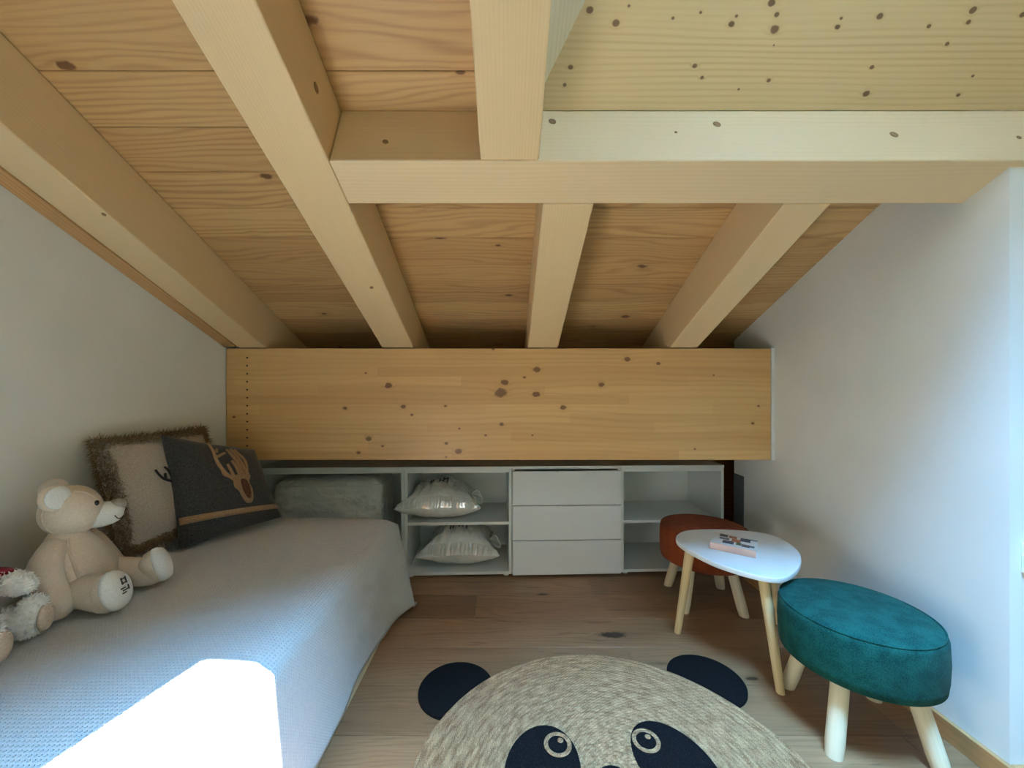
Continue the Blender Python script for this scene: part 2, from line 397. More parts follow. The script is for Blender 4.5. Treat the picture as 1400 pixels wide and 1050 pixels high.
# fill the roof around the shaft at pane level
bmf = B(); dp = SH['dp']; yTop = HY0 - (dp-DEP)*NY*0 
for x0, x1, y0, y1 in ((SH['x0']-.05, SH['xt0'], SH['y0']-.05, HY1+.05), (SH['xt1'], SH['x1']+.05, SH['y0']-.05, HY1+.05), (SH['xt0'], SH['xt1'], yPb, HY1+.05), (SH['xt0'], SH['xt1'], SH['y0']-.05, SH['y0'])):
    deck(bmf, x0, x1, y0, y1, dp+.001, dp+.05)
tag(finish('trim_4', bmf, M['rough']), kind='structure', label='roof deck around the skylight')
def glass_mat():
    m = bpy.data.materials.new('window_glass'); m.use_nodes = True; nt = m.node_tree; nt.nodes.clear()
    out = nt.nodes.new('ShaderNodeOutputMaterial'); t = nt.nodes.new('ShaderNodeBsdfTransparent'); g = nt.nodes.new('ShaderNodeBsdfGlossy')
    g.inputs['Roughness'].default_value = .02; t.inputs['Color'].default_value = (.95,.98,.98,1)
    mx = nt.nodes.new('ShaderNodeMixShader'); fr = nt.nodes.new('ShaderNodeFresnel'); fr.inputs['IOR'].default_value = 1.3
    nt.links.new(fr.outputs[0], mx.inputs[0]); nt.links.new(t.outputs[0], mx.inputs[1]); nt.links.new(g.outputs[0], mx.inputs[2]); nt.links.new(mx.outputs[0], out.inputs[0])
    return m
M['glass'] = glass_mat()
w1 = B(); fx0, fx1, fy0, fy1 = SH['xt0'], SH['xt1'], SH['y0'], yPb
fw = .045
deck(w1, fx0, fx0+fw, fy0, fy1, dp-.04, dp+.03); deck(w1, fx1-fw, fx1, fy0, fy1, dp-.04, dp+.03)
deck(w1, fx0+fw, fx1-fw, fy0, fy0+fw, dp-.04, dp+.03); deck(w1, fx0+fw, fx1-fw, fy1-fw*.6, fy1, dp-.04, dp+.03)
win = tag(finish('window_1', w1, M['white_lacquer']), kind='structure', label='roof window above the wooden shaft')
wp = B(); deck(wp, fx0+fw, fx1-fw, fy0+fw, fy1-fw*.6, dp, dp+.006)
finish('pane', wp, M['glass'], win)
# sampling portal for the sky at the roof window
pl = bpy.data.lights.new('window_roof_offscreen', 'AREA'); pl.shape = 'RECTANGLE'; pl.size = (fy1-fy0)/NZ; pl.size_y = fx1-fx0
pl.cycles.is_portal = True
po = bpy.data.objects.new('window_roof_offscreen', pl); COL.objects.link(po)
F = SLOPE.copy(); F.translation = rp((fx0+fx1)/2, (fy0+fy1)/2, dp+.04); po.matrix_world = F

# ------------------------------------------------------------------ rafters, trimmer beam, knotty beam
YBEAM, ZBT, ZBB = 1.90, EYE+57/FPX*1.9, EYE-96/FPX*1.9
def rafter(x0, x1, y0, lab, m='rafter', to=2.5, group='roof rafters'):
    d = DEP-.0015
    P = [rp(x0, y0, 0), rp(x0, YBEAM, 0), Vector((x0, YBEAM+.105, rp(0,YBEAM,0).z)), ]
    z2 = rp(0, to, 0); P += [Vector((x0, YBEAM+.105, ptop(YBEAM+.105,0))), Vector((x0, to, z2.z)), rp(x0, to, d), rp(x0, y0, d)]
    o = finish('rafter', prism(B(), P, (x1-x0,0,0)), M[m], frame=slope_frame((x0+x1)/2, 1.0), bevel=.004)
    return tag(o, lab, 'rafter', group)
def plug(parent, c, n, r=.009):
    bm = B(); n = Vector(n).normalized(); c = Vector(c)
    R = [[ ] for _ in range(2)]
    u = n.orthogonal().normalized(); w = n.cross(u)
    for i, h in enumerate((-.004, .0012)):
        R[i] = [c + n*h + (u*math.cos(2*PI*k/14)*.8 + w*math.sin(2*PI*k/14))*r for k in range(14)]
    rings(bm, R); return finish('knot', bm, M['plug'], parent)
r1 = rafter(-1.318, -1.185, YR+.002, 'timber rafter running along the left white wall')
r2 = rafter(-.612, -.458, YR+.002, 'long timber rafter over the bed that carries the end of the trimmer beam')
r3 = rafter(.104, .251, HY1, 'short timber rafter from trimmer beam down to the middle of the knotty beam')
r4 = rafter(.800, .935, HY1, 'short timber rafter with strongly grained side, closest to the right white wall')
ru = finish('rafter', prism(B(), [rp(-.068, YR+.002, 0), rp(-.068, HY0-.0008, 0), rp(-.068, HY0-.0008, DEP-.0015), rp(-.068, YR+.002, DEP-.0015)], (.150,0,0)), M['rafter'], frame=slope_frame(0, .5), bevel=.004)
tag(ru, 'upper timber rafter butting against the lit trimmer beam beside the skylight shaft', 'rafter', 'roof rafters')
tag(finish('trim_5', prism(B(), [rp(-1.379, YR, -.003), rp(-1.319, YR, -.003), rp(-1.319, 1.89, -.003), rp(-1.379, 1.89, -.003)], Vector((0,NY,NZ))*.15), M['rough'], frame=slope_frame(-1.36, .6)), kind='structure', label='strongly grained wood strip between the rafter and the left wall')
hb = finish('trimmer_beam', prism(B(), [rp(-.457, HY0, 0), rp(-.457, HY1-.001, 0), rp(-.457, HY1-.001, DEP-.0002), rp(-.457, HY0, DEP-.0002)], (XFAR+.457-.002,0,0)), M['header'], frame=Matrix(((1,0,0,0),(0,NZ,NY,0),(0,-NY,NZ,0),(0,0,0,1))), bevel=.004)
tag(hb, 'horizontal trimmer beam crossing the ceiling between the rafters', 'beam')
hn = Vector((0,-NZ,NY))
for px, py, r in ((755,166,.011),(980,170,.011),(1222,184,.011),(924,181,.004),(527,194,.009),(1393,188,.006)):
    k = (CY-py)/FPX                              # intersect the ray with the beam's front face
    n0 = rp(0,HY0,0); Y = (n0.y*NZ - (n0.z-EYE)*NY)/(NZ - k*NY)
    plug(hb, ((px-CX)/FPX*Y, Y, EYE+k*Y), hn, r)
un = Vector((0,-NY,-NZ))
def under(px, py): 
    k = (CY-py)/FPX; Y = (ZB-EYE)/(k+TAN); return Vector(((px-CX)/FPX*Y, Y, EYE+k*Y))
plug(r2, under(508,393), un, .008); plug(r1, under(142,293), un, .007)
s2 = px_y(432,120, .458*FPX/(CX-432)); plug(r2, s2, (1,0,0), .012)

board_k = []
for px, py, r in ((531,527,5),(690,523,5),(685,537,8),(734,505,5),(733,539,5),(770,557,4),(822,526,4),(858,491,4),(900,497,2.5),(551,556,3.5),(472,558,3),(504,600,4),(627,617,5),(686,580,3),(609,555,2),(563,567,2),(628,586,1.6),(664,595,2),(523,610,2),(610,606,2.4),(320,570,2),(338,0,1),(1037,555,2),(1029,579,2),(717,516,2),(950,614,1.6),(976,513,1.4),(500,510,1.6),(490,619,3),(674,477,2.2),(728,595,1.6),(610,625,1.5)):
    p = px_y(px, py, YBEAM); board_k.append((p.x-XL, p.z-ZBB, r/FPX*YBEAM*.78))
M['board'] = wood('glued_pine_panel', srgb(222,178,118), srgb(186,134,76), srgb(116,74,42), ring=.022, amp=10, ring_mix=.36, fibre=.22, tone=.45, explicit=board_k, rough=.42, lam=.0455, coat=.1)
bd = finish('knotty_beam', box(B(), XL+.004, XR-.016, YBEAM, YBEAM+.1, ZBB, ZBT-.0015), M['board'], frame=Matrix.Translation((XL, YBEAM, ZBB)), bevel=.002)
tag(bd, 'deep knotty glued pine beam spanning the wall above the white cabinets', 'beam')
for i in range(13):
    p = px_y(338, 489 + i*10.95, YBEAM)
    bm = B(); rings(bm, [[Vector((p.x+.0042*math.cos(2*PI*k/8), YBEAM+h, p.z+.0042*math.sin(2*PI*k/8))) for k in range(8)] for h in (.004, -.0012)])
    finish('screw_hole', bm, M['dark_screw'], bd)
tag(finish('trim_6', box(B(), XR-.015, XR-.0005, YBEAM-.004, YBEAM+.1, ZBB, ZBT), M['white_plastic']), kind='structure', label='white sealing strip at the right end of the knotty beam')

# ------------------------------------------------------------------ cabinets
CYAW = .035
def cab_pt(x): return Vector((x, 2.148 + CYAW*(x-.03), 0))
CH, CD = .611, .38
def cabinet(x0, x1, label, cells, mid=True):
    w = (x1-x0)/math.cos(CYAW) - .002
    t = thing('storage_cabinet', label, 'cabinet', cab_pt(x0)+Vector((.001,0,0)), math.atan(CYAW))
    pt, z0 = .016, .014
    wb = M['white_board']
    finish('side_panel', box(B(), 0, pt, .001, CD, z0, CH-.0165), wb, t, world=False, bevel=.0008)
    finish('side_panel', box(B(), w-pt, w, .001, CD, z0, CH-.0165), wb, t, world=False, bevel=.0008)
    finish('top_panel', box(B(), -.0005, w+.0005, -.002, CD, CH-.016, CH), wb, t, world=False, bevel=.0008)
    finish('bottom_panel', box(B(), pt+.0003, w-pt-.0003, .001, CD, z0, z0+pt), wb, t, world=False, bevel=.0008)
    finish('back_panel', box(B(), pt+.0003, w-pt-.0003, CD-.006, CD-.001, z0+pt+.0003, CH-.0165), wb, t, world=False)
    if cells:
        finish('rail', box(B(), pt+.0003, w-pt-.0003, .001, .016, CH-.034, CH-.0165), wb, t, world=False, bevel=.0008)
        if mid: finish('shelf', box(B(), pt+.0003, w-pt-.0003, .003, CD-.007, .288, .304), wb, t, world=False, bevel=.0008)
    else:
        hz = (CH-.016-.006-z0)/3
        for i in range(3):
            a = z0 + i*hz + .001; b = a + hz - .0045
            dr = finish('drawer', box(B(), .003, w-.003, -.017, .0005, a, b), M['white_lacquer'], t, world=False, bevel=.001)
            hbm = B(); c = w/2 + .012
            prism(hbm, [Vector((c-.062,-.0200,b-.019)), Vector((c-.062,-.0172,b-.019)), Vector((c-.062,-.0172,b+.0018)), Vector((c-.062,-.026,b+.0018)), Vector((c-.062,-.026,b-.0005)), Vector((c-.062,-.0215,b-.003))], (.124,0,0))
            finish('handle', hbm, M['white_plastic'], dr, world=False)
    for fx in (.03, w-.03):
        for fy in (.03, CD-.03):
            bm = B(); lathe(bm, [(.016,0),(.016,.0135)], (fx, fy, 0), 14); finish('foot', bm, M['white_plastic'], t, world=False)
    return t
xb = [-1.351, -.563, .028, .638, 1.227]
cabinet(xb[0], xb[1], 'wide open white cabinet behind the bed holding a bedding bag', True, mid=False)
cabinet(xb[1], xb[2], 'open white cabinet with a shelf and two bagged pillows', True)
cabinet(xb[2], xb[3], 'white cabinet with three plain drawers', False)
cabinet(xb[3], xb[4], 'open white cabinet with empty shelves behind the rust stool', True)

# ------------------------------------------------------------------ bed
def waffle_mat():
    m, nt, b = newmat('waffle_cotton'); N = NT(nt)
    u, v, _ = N.sep(N.uv())[:3]
    k = 2*PI/.0125
    a = N.math('SINE', N.math('MULTIPLY', N.math('ADD', u, v), k*.72)); c = N.math('SINE', N.math('MULTIPLY', N.math('SUBTRACT', u, v), k*.72))
    h = N.step(N.math('MULTIPLY', a, c), .25, .8)
    N.put(b.inputs['Base Color'], N.mix(N.step(N.noise(N.uv(), 90, 2), .3, .7), srgb(214,212,208), srgb(220,218,214)))
    b.inputs['Roughness'].default_value = .9; b.inputs['Specular IOR Level'].default_value = .15; b.inputs['Sheen Weight'].default_value = .15
    hh = N.math('ADD', N.math('MULTIPLY', h, -1.0), N.math('MULTIPLY', N.noise(N.uv(), 700, 2), .4))
    N.put(b.inputs['Normal'], N.bump(hh, 1.0, .004)); return m
M['waffle'] = waffle_mat()
M['mattress'] = plain('mattress_cotton', srgb(225,224,220), .9, .2, bump=.2)
BX0, BX1, BY0, BY1, BZ = XL+.012, -.515, -.17, 1.81, .44
bed = thing('single_bed', 'low single bed with solid pale wooden base along the left wall', 'bed', (BX0, BY0, 0))
bmf = B(); finish('bed_base', box(B(), BX0, BX1-.002, BY0, BY1-.02, .0, .20), M['bedwood'], bed, bevel=.004, frame=Matrix.Translation((BX1, BY0, .1)) @ Matrix.Rotation(PI/2,4,'Z'))
finish('mattress', box(B(), BX0+.004, BX1-.012, BY0+.01, BY1-.03, .201, .425), M['mattress'], bed, bevel=.03, seg=4)
# bedspread: grid over top, side and far end
def cloth():
    bm = B(); uvl = bm.loops.layers.uv.new('UVMap')
    a_top = BX1 - BX0; drop = .385; endrop = .40
    na, nb = 46, 92
    As = [a_top*i/24 for i in range(25)] ; As += [a_top + drop*(i+1)/22 for i in range(22)]
    Ls = BY1 - BY0
    Bs = [Ls*i/72 for i in range(73)] + [Ls + endrop*(i+1)/18 for i in range(18)]
    R = .035
    def over(s):               # rounded fold: (outward, down) for arc length s past the edge
        q = R*PI/2
        if s < 0: return s, 0.0
        if s < q: return R*math.sin(s/R), R*(1-math.cos(s/R))
        return R, R + (s-q)
    grid = []
    for jb, b in enumerate(Bs):
        row = []
        for ia, a in enumerate(As):
            sx, dx = over(a - a_top + R); sy, dy = over(b - Ls + R)
            hemv = 0.05*noise.noise((b*2.2, 1.7, 0)) + .02*noise.noise((b*7, 3, 0))
            ex = max(0, a - a_top)/drop; ey = max(0, b - Ls)/endrop
            dxx = dx*(1 + ex*hemv*1.6)
            x = BX1 - R + sx if a - a_top + R > 0 else BX0 + a
            y = BY1 - R + sy if b - Ls + R > 0 else BY0 + b
            down = math.hypot(dxx, dy) if (ex > 0 and ey > 0) else max(dxx, dy)
            if ex > 0 and ey > 0: down = min(max(dxx, dy) + .35*min(dxx, dy), .425)
            z = BZ - down
            wav = (.010*math.sin(b*11+1) + .012*noise.noise((b*3.2, 5, 0)))*ex
            back = max(0, (b-(Ls-.22))/.22) if b < Ls else 1
            x += wav + ex*(.008 + .085*back**2*(1 if b <= Ls else max(0, 1-ey*.2)))
            y += ey*.02 + (.03*ey*ex)
            # softness of the top
            if ex == 0 and ey == 0:
                z += .006*noise.noise((x*2.5, y*2.5, 2)) - .012*max(0, 1-(a_top-a)/.12)**2*(1 if a_top-a < .12 else 0)
            z = max(z, .012 + .004*math.sin(b*9))
            row.append((bm.verts.new((x, y, z)), a, b))
        grid.append(row)
    for j in range(len(Bs)-1):
        for i in range(len(As)-1):
            q = [grid[j][i], grid[j][i+1], grid[j+1][i+1], grid[j+1][i]]
            f = bm.faces.new([t[0] for t in q])
            for l, t in zip(f.loops, q): l[uvl].uv = (t[1], t[2])
    return bm
cl = finish('bedspread', cloth(), M['waffle'], smooth=True)
so = cl.modifiers.new('thick', 'SOLIDIFY'); so.thickness = .004; so.offset = 1
tag(cl, 'off white waffle bedspread draped over the low bed', 'bedspread')

# ------------------------------------------------------------------ cushions
def cushion_funcs(TL, TR, BR, BL, thick, pinch=.035):
    TL, TR, BR, BL = map(Vector, (TL, TR, BR, BL))
    n = ((TR-BL).cross(TL-BR)).normalized()
    def base(u, v):
        pu = u + (.5-u)*pinch*4*v*(1-v)*abs(2*u-1)*2*.5; pv = v + (.5-v)*pinch*4*u*(1-u)*abs(2*v-1)*2*.5
        return (TL*(1-pu)+TR*pu)*(1-pv) + (BL*(1-pu)+BR*pu)*pv
    def puff(u, v):
        a = max(0, 1-abs(2*u-1)**2.6); b = max(0, 1-abs(2*v-1)**2.6); return (a*b)**.62
    def surf(u, v, s, off=0.0, wr=0.0):
        w = wr*noise.noise((u*5, v*5, s*3.1))
        return base(u, v) + n*s*(thick*puff(u, v) + .004 + off + w*puff(u,v))
    return surf, n, base
def cushion_mesh(surf, N=26, wr=.006):
    bm = B(); g = []
    for s in (1, -1):
        g.append([[bm.verts.new(surf(i/N, j/N, s, 0, wr)) for i in range(N+1)] for j in range(N+1)])
    for s in range(2):
        for j in range(N):
            for i in range(N): bm.faces.new((g[s][j][i], g[s][j][i+1], g[s][j+1][i+1], g[s][j+1][i]))
    per = [(0,i) for i in range(N)] + [(j,N) for j in range(N)] + [(N,i) for i in range(N,0,-1)] + [(j,0) for j in range(N,0,-1)]
    for k in range(len(per)):
        a, b = per[k], per[(k+1)%len(per)]
        bm.faces.new((g[0][a[0]][a[1]], g[0][b[0]][b[1]], g[1][b[0]][b[1]], g[1][a[0]][a[1]]))
    return bm
def patch(surf, outline, off=.002, s=1, wr=0, thick=.002):    # filled outline (u,v) laid on a cushion
    c = (sum(p[0] for p in outline)/len(outline), sum(p[1] for p in outline)/len(outline)); bm = B(); R = []
    for k in (.03, .3, .6, .85, 1.0): R.append([surf(lerp(c[0],u,k), lerp(c[1],v,k), s, off+thick, wr) for u, v in outline])
    R.append([surf(u, v, s, off-.002, wr) for u, v in outline])
    return rings(bm, R)
def ribbon(bm, surf, pts, w, off=.002, wr=0, s=1):
    P = spline([Vector((u, v, 0)) for u, v in pts], 6)
    tube(bm, [surf(p.x, p.y, s, off, wr) for p in P], [w*(1-.35*i/len(P)) for i in range(len(P))], 6, flat=1)
def fabric(name, col, col2, scale=300, bump=.4, rough=.92, sheen=.2, big=0):
    m, nt, b = newmat(name); N = NT(nt); v = N.obj()
    f = N.noise(v, scale, 3, .65); k = N.step(f, .35, .68)
    if big: k = N.math('ADD', N.math('MULTIPLY', k, .6), N.math('MULTIPLY', N.step(N.noise(v, big, 2), .3, .7), .4))
    N.put(b.inputs['Base Color'], N.mix(k, col, col2)); b.inputs['Roughness'].default_value = rough
    b.inputs['Specular IOR Level'].default_value = .15; b.inputs['Sheen Weight'].default_value = sheen
    N.put(b.inputs['Normal'], N.bump(f, bump, .002)); return m
M['linen'] = fabric('grey_beige_linen', srgb(170,158,146), srgb(192,180,168), 260)
M['charcoal'] = fabric('charcoal_felt', srgb(50,48,48), srgb(78,75,74), 240)
M['tan'] = fabric('tan_felt', srgb(142,108,76), srgb(172,138,102), 320)
M['brown_fur'] = fabric('brown_fur', srgb(66,36,20), srgb(110,64,34), 180, .8, sheen=.4)
M['fur'] = fabric('taupe_fur', srgb(104,80,54), srgb(156,128,92), 120, .8, sheen=.4)
M['dark_print'] = fabric('dark_brown_felt', srgb(30,24,24), srgb(48,40,38), 240)
def strands(bm, root, d, L, w):
    u = d.orthogonal().normalized()*w; v = d.cross(u).normalized()*w
    a = [bm.verts.new(root+u), bm.verts.new(root-u*.5+v*.8), bm.verts.new(root-u*.5-v*.8)]; t = bm.verts.new(root+d*L)
    for i in range(3): bm.faces.new((a[i], a[(i+1)%3], t))
# grey cushion with fur border, leaning on the left wall
gs, gn, gb = cushion_funcs((-1.345,1.25,.872), (-1.335,1.70,.870), (-1.235,1.70,.487), (-1.25,1.25,.487), .052)
gt = thing('cushion', 'grey beige cushion with brown fur border leaning on the left wall', 'cushion', (-1.24,1.47,.45))
finish('cover', cushion_mesh(gs), M['linen'], gt, smooth=True)
bm = B(); rnd = random.Random(3)
for i in range(11000):
    e = rnd.randrange(4); t = rnd.random(); k = rnd.uniform(-.006, .075)
    u, v = [(t, k), (1-k, t), (t, 1-k), (k, t)][e]
    s = rnd.choice((1,1,-1)); p = gs(u, v, s, -.003)
    out = (gb(u, v) - gb(.5,.5)); out = out.normalized() if e in (9,) else ((gb(*[(t,0),(1,t),(t,1),(0,t)][e]) - gb(*[(t,.2),(.8,t),(t,.8),(.2,t)][e])).normalized())
    d = (out*rnd.uniform(.1,1.0) + gn*s*rnd.uniform(.2,1.0) + Vector((rnd.uniform(-.5,.5), rnd.uniform(-.5,.5), rnd.uniform(-1.1,.2)))).normalized()
    strands(bm, p, d, rnd.uniform(.014,.032), .0013)
fo = finish('fur_border', bm, M['fur'], gt); fo['kind'] = 'stuff'
bm = B()
for pts in ([(.60,.62),(.52,.52),(.44,.46),(.40,.37)], [(.52,.52),(.51,.42),(.48,.36)], [(.60,.60),(.58,.46),(.54,.33)], [(.57,.48),(.60,.40)], [(.46,.48),(.47,.42)]):
    ribbon(bm, gs, [(u-.10, v-.02) for u, v in pts], .0055)
finish('antler_print', bm, M['dark_print'], gt, smooth=True)
finish('deer_print', patch(gs, [(.45,.60),(.55,.57),(.70,.60),(.74,.70),(.70,.82),(.56,.86),(.48,.82),(.485,.76),(.44,.72),(.45,.66)], .001), M['dark_print'], gt, smooth=True)
dq = lambda u, v: (.39+(u-.46)*.80, v*1.17)
# charcoal cushion with deer appliqué
cs, cn, cb = cushion_funcs((-1.285,1.44,.868), (-1.150,1.765,.762), (-1.015,1.745,.462), (-1.185,1.405,.458), .062)
ct = thing('cushion', 'charcoal felt cushion with a brown deer head and tan ribbon', 'cushion', (-1.11,1.58,.45))
finish('cover', cushion_mesh(cs), M['charcoal'], ct, smooth=True)
bm = B(); Rb = []
for i in range(25):
    u = .005 + .99*i/24; v0 = .745 + .07*u
    Rb.append([cs(u, v0, 1, .003), cs(u, v0+.062, 1, .003), cs(u, v0+.062, 1, -.001), cs(u, v0, 1, -.001)])
rings(bm, Rb); finish('ribbon', bm, M['tan'], ct, smooth=True)
dh = [(.60,.38),(.64,.35),(.71,.34),(.78,.34),(.83,.31),(.845,.37),(.80,.42),(.815,.50),(.80,.58),(.765,.63),(.70,.63),(.655,.575),(.625,.50),(.585,.46)]
finish('deer_head', patch(cs, [tuple(p)[:2] for p in spline([Vector((*dq(u,v),0)) for u,v in dh], 3, True)], .002), M['tan'], ct, smooth=True)
dh2 = [(.69,.40),(.76,.40),(.785,.47),(.775,.55),(.745,.59),(.71,.57),(.68,.50)]
finish('deer_muzzle', patch(cs, [tuple(p)[:2] for p in spline([Vector((*dq(u,v),0)) for u,v in dh2], 3, True)], .005), M['brown_fur'], ct, smooth=True)
bm = B()
for pts in ([(.62,.40),(.52,.33),(.46,.22),(.47,.10),(.48,.02)], [(.485,.17),(.56,.14),(.62,.12)], [(.50,.12),(.54,.08)], [(.62,.40),(.60,.31),(.585,.24)], [(.56,.36),(.50,.34),(.49,.29)],
            [(.78,.36),(.84,.27),(.86,.18),(.82,.11),(.80,.06)], [(.70,.36),(.69,.27),(.66,.20)], [(.74,.36),(.735,.24),(.70,.13),(.68,.07)], [(.79,.34),(.79,.22),(.76,.11),(.745,.06)], [(.70,.35),(.78,.33)]):
    ribbon(bm, cs, [dq(*p) for p in pts], .0075, .001)
finish('antlers', bm, M['tan'], ct, smooth=True)

# ------------------------------------------------------------------ teddy bear
M['plush'] = fabric('beige_plush', srgb(206,188,168), srgb(222,206,188), 220, .35, sheen=.35, big=14)
M['white_plush'] = fabric('white_plush', srgb(228,228,226), srgb(240,240,238), 260, .3, sheen=.35)
M['grey_nose'] = fabric('grey_felt', srgb(150,145,138), srgb(168,162,155), 300)
M['bead'] = plain('black_bead', srgb(12,12,12), .15, .6, coat=.5)
M['thread'] = plain('dark_thread', srgb(70,66,64), .8)
M['seam'] = fabric('seam_piping', srgb(196,178,158), srgb(212,195,176), 220)
def E(name, c, r, m, par, rot=None, sub=3, wr=0.0):
    bm = B(); vs = ell(bm, Vector((0,0,0)), r, rot, sub)
    for v in vs:
        if wr: v.co += v.co.normalized()*wr*noise.noise(v.co*18+Vector(c)*7)
        v.co += Vector(c)
    return finish(name, bm, m, par, world=False, smooth=True)
bear = thing('teddy_bear', 'beige plush teddy bear sitting against the left wall, white soles', 'soft toy', (-1.205,1.085,.446), math.radians(20))
Rm = lambda *a: Matrix.Rotation(math.radians(a[0]), 3, a[1])
bm = B(); R = []
for z, rx, ry, dx in ((.004,.045,.05,.0),(.012,.066,.074,.0),(.04,.084,.090,.004),(.08,.088,.092,.002),(.12,.078,.083,-.008),(.155,.060,.066,-.016),(.18,.043,.05,-.018),(.205,.032,.04,-.016)):
    R.append([Vector((dx+rx*math.cos(2*PI*k/28), ry*math.sin(2*PI*k/28), z)) for k in range(28)])
rings(bm, R); torso = finish('torso', bm, M['plush'], bear, world=False, smooth=True)
for s in (-1, 1):                       # belly seams
    P = []
    for z, rx, ry, dx in ((.03,.082,.088,.004),(.06,.087,.092,.003),(.08,.088,.092,.002),(.12,.078,.083,-.008),(.155,.060,.066,-.016),(.185,.043,.05,-.018)):
        a = s*math.radians(58); P.append(Vector((dx+rx*math.cos(a), ry*math.sin(a), z))*1.0)
    bm = B(); tube(bm, spline(P, 5), .0038, 6); finish('seam', bm, M['seam'], torso, world=False, smooth=True)
# arms
for s in (-1, 1):
    bm = B(); P = spline([(-.018,s*.055,.165), (-.015,s*.088,.135), (.0,s*.108,.085), (.022,s*.112,.04)], 5)
    n = len(P); tube(bm, P, [lerp(.028,.036, min(1,i/n*1.6)) for i in range(n)], 16, True); finish('arm', bm, M['plush'], bear, world=False, smooth=True)
# legs and soles
for s, ang, lift in ((-1, -36, .0), (1, -14, .004)):
    d = Vector((math.cos(math.radians(ang)), math.sin(math.radians(ang)), 0)); side = Vector((-d.y, d.x, 0))
    hip = Vector((.03, s*.048, .046)); foot = hip + d*(.115 if s < 0 else .135) + Vector((0,0,lift-.004))
    bm = B(); P = spline([hip, hip+d*.05+Vector((0,0,.004)), hip+d*.10+Vector((0,0,lift*.5)), foot], 5); n = len(P)
    tube(bm, P, [lerp(.046,.036, i/n) for i in range(n)], 18, True)
    leg = finish('leg', bm, M['plush'], bear, world=False, smooth=True)
    fd = (d*.95 + Vector((0,0,.30)) + side*.42).normalized(); up = (Vector((0,0,1)) - fd*fd.z).normalized(); w = fd.cross(up)
    c = foot + d*.012 + Vector((0,0,.014))
    bm = B(); R = []
    for h, k in ((-.03,.55),(-.012,.92),(.006,1.0),(.018,.97),(.026,.86),(.031,.6),(.033,.2)):
        R.append([c + fd*h + (up*math.cos(2*PI*t/24)*.050 + w*math.sin(2*PI*t/24)*.038)*k + up*.004 for t in range(24)])
    rings(bm, R); ft = finish('foot', bm, M['plush'], bear, world=False, smooth=True)
    bm = B(); R = []
    for h, k in ((.006,1.03),(.016,1.03),(.0275,.90),(.0335,.6),(.0355,.1)):
        R.append([c + fd*h + (up*math.cos(2*PI*t/24)*.050 + w*math.sin(2*PI*t/24)*.038)*k + up*.004 for t in range(24)])
    rings(bm, R); finish('sole', bm, M['white_plush'], ft, world=False, smooth=True)
    if s < 0:                            # small printed mark on the near sole
        bm = B()
        for a, b_, h0, w0 in ((.022,.004,.009,.0016),(.022,-.008,.009,.0016),(.027,-.002,.0016,.008),(.016,-.002,.0016,.008),(.004,.006,.0016,.007),(-.002,.0,.0016,.009),(-.008,.006,.0016,.006),(.001,-.010,.006,.0016)):
            q = [c + fd*.0365 + up*(a+i*h0) + w*(b_+j*w0) for i, j in ((-1,-1),(-1,1),(1,1),(1,-1))]
            prism(bm, q, fd*.0012)
        finish('sole_print', bm, M['thread'], ft, world=False)
# head, turned away from the wall towards the cabinets
Hc = Vector((-.012, .004, .252)); Hr = Rm(30, 'Z') @ Rm(2, 'Y')
def hp(x, y, z): return Hc + Hr @ Vector((x, y, z))
bm = B(); vs = ell(bm, Vector((0,0,0)), (.064,.066,.069), None, 4)
for v in vs:
    p = v.co
    if p.z < -.02: p.x *= 1.0; p.y *= 1.04
    if p.x > .02: p.z -= .12*(p.x-.02); 
    v.co = hp(*p)
head = finish('head', bm, M['plush'], bear, world=False, smooth=True)
def hring(yoff, n=40):                   # side seam of the head
    P = []
    for k in range(n+1):
        a = 2*PI*k/n; k2 = math.sqrt(max(0,1-(yoff/.066)**2)); x, z = .0645*k2*math.cos(a), .0695*k2*math.sin(a)
        if x > .02: z -= .12*(x-.02)
        P.append(hp(x, yoff, z))
    return P
for s in (-1, 1):
    bm = B(); P = hring(s*.036)[4:30]; tube(bm, P, .003, 6); finish('seam', bm, M['seam'], head, world=False, smooth=True)
bm = B(); R = []
for x, ry, rz, dz in ((.030,.040,.034,-.022),(.046,.042,.036,-.023),(.064,.040,.035,-.023),(.082,.036,.032,-.022),(.096,.029,.027,-.020),(.104,.017,.017,-.018),(.107,.003,.003,-.017)):
    R.append([hp(x, ry*math.cos(2*PI*k/24), dz + rz*math.sin(2*PI*k/24)) for k in range(24)])
rings(bm, R); mz = finish('muzzle', bm, M['white_plush'], head, world=False, smooth=True)
bm = B(); vs = ell(bm, Vector((0,0,0)), (.020,.024,.017), None, 3)
for v in vs: v.co = hp(v.co.x+.091, v.co.y, v.co.z-.001)
finish('nose', bm, M['grey_nose'], head, world=False, smooth=True)
